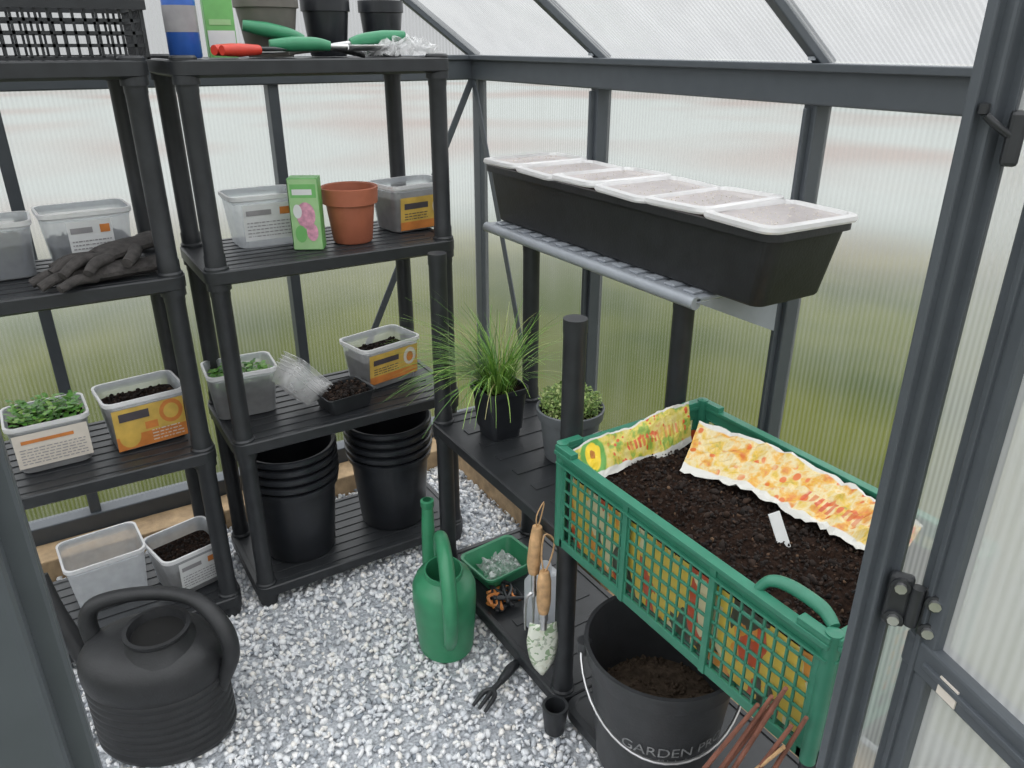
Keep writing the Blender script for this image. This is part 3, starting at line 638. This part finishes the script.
bf.tube('shank',[(0,0,.01),(-.03,0,.012)],.007,M['blk'])
for k in (-1,0,1): bf.tube('tine',[(-.03,0,.012),(-.045,k*.014,.01),(-.085,k*.016,.003)],[.007,.006,.004],M['blk'],res=3,seg=8)

# ------------------------------------------------------------------ bucket
bk=G('black_bucket',loc=(.845,.815,.056))
bk.lathe('bucket',[(.112,0),(.116,.004),(.12,.05),(.138,.25),(.147,.252),(.147,.278),(.151,.280),(.151,.288),(.143,.288),(.136,.25),(.118,.10),(.11,.02)],M['bucketm'],seg=56)
bk.lathe('soil',[(.124,.13),(.08,.138),(.03,.128),(.001,.134)],M['drysoil'],capb=False)
bk.crumbs('crumbs',350,lambda:((lambda a,r:(r*math.cos(a),r*math.sin(a),.136))(random.uniform(0,6.28),.12*math.sqrt(random.random()))),.002,.006,M['drysoil'])
hp=[]
for i in range(25):
    a=math.pi*i/24; dirx=Vector((.80,-.6,0)); fr=Vector((-.6,-.8,0))
    p=dirx*(.156*-math.cos(a))+fr*(.153*math.sin(a)); hp.append((p.x,p.y,.262-.12*math.sin(a)))
bk.tube('wire_handle',hp,.003,M['steel'],seg=8)
for sgn in (-1,1): bk.lathe('ear',[(.014,-.014),(.014,.014)],M['bucketm'],c=(.8*.150*sgn,-.6*.150*sgn,.262),seg=14,capt=True)
def wraptext(name,body,size,zc,deg):
    fc=bpy.data.curves.new('lettering','FONT'); fc.body=body; fc.size=size; fc.align_x='CENTER'; fo=bpy.data.objects.new('tmp_text',fc); COL.objects.link(fo)
    dg=bpy.context.evaluated_depsgraph_get(); me=bpy.data.meshes.new_from_object(fo.evaluated_get(dg)); bpy.data.objects.remove(fo)
    V=[];a0=math.radians(deg)
    for v in me.vertices:
        z=zc+v.co.y; r=.12+(z-.05)/.2*.018+.0014; a=a0+v.co.x/r; V.append((r*math.cos(a),r*math.sin(a),z))
    bk.add(name,V,[tuple(p.vertices) for p in me.polygons],M['ink'])
wraptext('lettering','GARDEN PRO',.034,.128,-116); wraptext('lettering_small','12 L  bucket',.014,.112,-116)

# ------------------------------------------------------------------ crate with potting soil
CX0,CX1,CY0,CY1=.73,1.090,.42,1.012; CZ0,CZ1=.491,.70
ck=G('green_plastic_crate',loc=((CX0+CX1)/2,(CY0+CY1)/2,CZ0)); w2=(CX1-CX0)/2; l2=(CY1-CY0)/2; h=CZ1-CZ0
bars=[]
def wall(axis,sgn,half,off):
    def bx(u0,u1,z0,z1,th=.004,o=0):
        a=off*sgn-th/2+o; b=off*sgn+th/2+o
        if axis=='y': bars.append(((a,u0,z0),(b,u1,z1)))
        else: bars.append(((u0,a,z0),(u1,b,z1)))
    bx(-half,half,h-.026,h-.004,.005); bx(-half,half,h-.008,h,.018,sgn*.003)
    bx(-half,half,h-.03,h-.026,.012,sgn*.003)
    bx(-half,half,0,.018,.006)
    for z in (.045,.072,.099,.126,.153): bx(-half,half,z,z+.005)
    nb=int(2*half/.020)
    for i in range(nb+1):
        u_=-half+2*half*i/nb; bx(u_-.0022,u_+.0022,.0,h-.02)
    for s_ in (-1,1):
        e=half*s_; bx(min(e,e-s_*.02),max(e,e-s_*.02),.0,h+.006,.006); bx(min(e,e-s_*.05),max(e,e-s_*.05),h,h+.010,.016,sgn*.002)
    for u_ in (-half/3,half/3): bx(u_-.006,u_+.006,0,h-.01,.007,sgn*.002)
wall('y',-1,l2,w2);wall('y',1,l2,w2);wall('x',-1,w2,l2);wall('x',1,w2,l2)
nb=14
for i in range(nb): 
    y=-l2+2*l2*(i+.5)/nb; bars.append(((-w2,y-.003,.002),(w2,y+.003,.008)))
for i in range(9):
    x=-w2+2*w2*(i+.5)/9; bars.append(((x-.003,-l2,.002),(x+.003,l2,.008)))
ck.boxes('lattice',bars,M['crate'],.0012)
for sx_,sy_ in ((-1,-1),(-1,1),(1,-1),(1,1)): ck.lathe('corner_post',[(.011,0),(.011,h+.012),(.004,h+.014)],M['crate'],c=((w2-.004)*sx_,(l2-.004)*sy_,0),seg=16,capt=True)
ck.tube('hand_grip',[(-w2+.002,-l2+.125,h-.004),(-w2+.014,-l2+.115,h+.012),(-w2+.024,-l2+.09,h+.016),(-w2+.024,-l2+.04,h+.016),(-w2+.014,-l2+.012,h+.010)],[.007,.009,.010,.010,.008],M['crate'],flat=.8,res=6,seg=12)
bgm=G('potting_soil_bag',loc=((CX0+CX1)/2,(CY0+CY1)/2,CZ0))
bgm.loft('bag_body',[(2*w2-.03,2*l2-.03,.03,.012),(2*w2-.018,2*l2-.018,.03,.05),(2*w2-.016,2*l2-.016,.03,.16)],M['bag'],capb=True)
V=[];F=[];nx,ny=46,74
def hs(x,y): return .150+.020*noise.noise(Vector((x*9,y*9,1)))+.014*max(0,1-((x/w2)**2+(y/l2)**2))
for i in range(nx):
    for j in range(ny):
        x=(i/(nx-1)-.5)*(2*w2-.02); y=(j/(ny-1)-.5)*(2*l2-.02)
        V.append((x,y,hs(x,y)+.007*noise.noise(Vector((x*40,y*40,2)))+.006*noise.noise(Vector((x*90,y*90,2)))))
for i in range(nx-1):
    for j in range(ny-1): F.append((i*ny+j,(i+1)*ny+j,(i+1)*ny+j+1,i*ny+j+1))
bgm.add('soil_surface',V,F,M['soil'])
def sp():
    x=random.uniform(-w2+.015,w2-.015);y=random.uniform(-l2+.015,l2-.015)
    return (x,y,hs(x,y)+random.uniform(-.003,.005))
bgm.crumbs('soil_crumbs',5200,sp,.0010,.0038,M['crumb'],.4)
bgm.crumbs('soil_clods',260,sp,.004,.009,M['crumb'],.4)
def sheet(name,rows,mat,amp=.006,n=44,m=16,sd=0,fold=0,thick=.0006):
    V=[];F=[]; R=[[Vector(p) for p in r] for r in rows]
    def poly(r,t):
        f=t*(len(r)-1); k=min(int(f),len(r)-2); f-=k
        return r[k]*(1-f)+r[k+1]*f
    for i in range(n):
        cur=[poly(r,i/(n-1)) for r in R]
        for j in range(m):
            q=poly(cur,j/(m-1)); q0=q*45+Vector((sd,0,0))
            a=abs(noise.noise(q0)); b_=abs(noise.noise(q0*.6+Vector((9,3,1)))); c_=noise.noise(q*110)
            V.append(q+Vector((0,0,1))*(amp*(a*1.6-b_*1.2))+Vector((0,1,0))*amp*(b_-.3)*.8+Vector((1,0,0))*amp*(a-.3)*.5+Vector((c_,c_,c_))*amp*.12)
    for i in range(n-1):
        for j in range(m-1): F.append((i*m+j,(i+1)*m+j,(i+1)*m+j+1,i*m+j+1))
    o=bgm.add(name,V,F,mat,smooth=False,solid=thick)
    uvl=o.data.uv_layers.new(name='UVMap')
    for lp in o.data.loops:
        i,j=divmod(lp.vertex_index,m); uvl.data[lp.index].uv=(i/(n-1),j/(m-1))
    return o
sheet('flap_far',[[(-.165,.235,.152),(-.10,.245,.152),(-.03,.25,.150),(.03,.235,.152),(.125,.262,.152)],
                  [(-.165,.268,.182),(-.10,.272,.192),(-.035,.262,.196),(.035,.258,.205),(.125,.274,.196)],
                  [(-.163,.284,.204),(-.10,.286,.216),(-.03,.280,.218),(.04,.276,.238),(.128,.285,.228)]],M['flapA'],.006,sd=1)
sheet('flap_right',[[(.00,.165,.172),(.04,.06,.176),(.050,-.05,.176),(.065,-.14,.174),(.080,-.205,.170)],
                    [(.055,.20,.186),(.09,.07,.198),(.100,-.05,.192),(.112,-.14,.196),(.122,-.205,.186)],
                    [(.11,.235,.210),(.152,.09,.218),(.155,-.05,.216),(.158,-.14,.212),(.160,-.205,.208)]],M['flapB'],.009,sd=4)
lb=G('plant_label',mat=Matrix.Translation((.90,.645,.672))@Matrix.Rotation(math.radians(-25),4,'Z')@Matrix.Rotation(math.radians(-28),4,'X')@Matrix.Rotation(math.radians(-14),4,'Y'))
lb.box('tag',(-.010,-.001,-.03),(.010,.001,.03),M['white'],.0005)
ts=G('black_trowel_tip',mat=Matrix.Translation((.905,.475,.675))@Matrix.Rotation(math.radians(50),4,'X'))
ts.add('blade',[(-.02,0,-.03),(.02,0,-.03),(.024,.004,.0),(.018,.004,.025),(-.018,.004,.025),(-.024,.004,.0)],[(0,1,2,5),(5,2,3,4)],M['blk'],solid=.003)
tg=G('dry_twigs')
for k in range(6):
    a=(.63+.014*k,.67-.02*k,.0); e=(.693+.010*(k%3),.485-.012*k,.56+.02*(k%4))
    mid=tuple((a[i]+e[i])/2+random.uniform(-.012,.012) for i in range(3))
    tg.tube('twig',[a,mid,e],[.0048,.0042,.003],M['twig'],res=6,seg=8)
tg.tube('pale_twig',[(.67,.6,.0),(.69,.53,.3),(.70,.44,.52)],.0028,M['wood'],res=5,seg=8)

# ------------------------------------------------------------------ watering cans
wc=G('green_watering_can',loc=(.655,1.37,0),rot=-20)
wc.lathe('body',[(.068,0),(.074,.006),(.080,.08),(.084,.15),(.083,.18),(.074,.20),(.058,.21),(.052,.215),(.050,.226),(.046,.226),(.046,.2),(.046,.12)],M['green'],sx=.92,sy=1.08)
wc.lathe('opening_shade_disc',[(.046,.13),(.001,.13)],M['dark'],capb=False)  # dark disc partway down the green body, shade of the opening painted as colour
wc.tube('spout',[(-.01,.07,.05),(-.02,.105,.12),(-.022,.12,.24),(-.02,.13,.325)],[.026,.022,.017,.014],M['green'],res=6,seg=16)
wc.lathe('spout_tip',[(.014,0),(.017,.004),(.017,.02),(.011,.022)],M['green'],c=(-.02,.13,.32),seg=16)
wc.tube('handle',[(0.0,.075,.195),(0.0,.06,.27),(.0,.0,.305),(.0,-.075,.285),(.0,-.12,.20),(.0,-.11,.11),(.0,-.078,.06)],[.014,.016,.017,.018,.018,.016,.014],M['green'],res=6,seg=14)
bm_=Matrix.Translation((.015,1.45,0))@Matrix.Rotation(math.radians(-31.8),4,'Z')@Matrix.Scale(.93,4)
bc=G('black_watering_can',mat=bm_)
pr=[(.124,0),(.134,.008)]
for i in range(8):
    z=.02+i*.021; pr+=[(.1385,z),(.1415,z+.004),(.1415,z+.013),(.1385,z+.017)]
pr+=[(.141,.192),(.1435,.2),(.1445,.22),(.141,.244),(.130,.262),(.112,.275),(.09,.284)]
bc.lathe('body',pr+[(.06,.290),(.001,.292)],M['blk2'],sx=1.10,sy=.84,seg=64)
bc.lathe('filler_neck',[(.085,.270),(.072,.288),(.066,.304),(.070,.310),(.070,.317),(.061,.317),(.056,.298),(.001,.296)],M['blk2'],c=(.03,-.01,0),capb=False)
bc.lathe('filler_shade_disc',[(.055,.2985),(.001,.2985)],pm('painted_filler_shade',(.004,.004,.004),.9),c=(.03,-.01,0),capb=False)  # near-black disc across the closed neck, stands in for the shade inside
bc.tube('handle',[(-.135,.02,.24),(-.145,.03,.30),(-.12,.04,.338),(-.04,.055,.352),(.05,.055,.352),(.12,.03,.345),(.172,.0,.30),(.182,-.01,.24),(.155,-.01,.17),(.135,-.005,.13)],[.020,.020,.018,.016,.016,.018,.020,.019,.017,.017],M['blk2'],res=6,seg=16)
bc.tube('spout',[(-.12,.03,.07),(-.19,.06,.14),(-.25,.09,.27),(-.28,.11,.36)],[.032,.024,.017,.015],M['blk2'],res=6,seg=16)

# ------------------------------------------------------------------ light and camera
wd=bpy.data.worlds.new('overcast'); scene.world=wd; wd.use_nodes=True; t=wd.node_tree; t.nodes.clear()
o=t.nodes.new('ShaderNodeOutputWorld'); bg=t.nodes.new('ShaderNodeBackground'); tc=t.nodes.new('ShaderNodeTexCoord'); sx=t.nodes.new('ShaderNodeSeparateXYZ'); r=t.nodes.new('ShaderNodeValToRGB')
t.links.new(tc.outputs['Generated'],sx.inputs[0]); t.links.new(sx.outputs[2],r.inputs[0]); t.links.new(r.outputs[0],bg.inputs[0]); t.links.new(bg.outputs[0],o.inputs[0])
r.color_ramp.elements[0].color=(.77,.78,.80,1); r.color_ramp.elements[1].color=(.97,.98,1,1); r.color_ramp.elements[1].position=.7
mr=t.nodes.new('ShaderNodeMapRange'); mr.inputs['From Min'].default_value=.05; mr.inputs['From Max'].default_value=.6; mr.inputs['To Min'].default_value=.75; mr.inputs['To Max'].default_value=2.8
t.links.new(sx.outputs[2],mr.inputs['Value']); t.links.new(mr.outputs[0],bg.inputs[1])
cd=bpy.data.cameras.new('camera'); co=bpy.data.objects.new('camera',cd); COL.objects.link(co)
cd.lens=36*769/1024; cd.sensor_width=36; cd.clip_start=.01
co.matrix_world=Matrix.Translation((0,0,1.38))@Matrix.Rotation(math.radians(-31.8),4,'Z')@Matrix.Rotation(math.radians(90-23.9),4,'X')
scene.camera=co
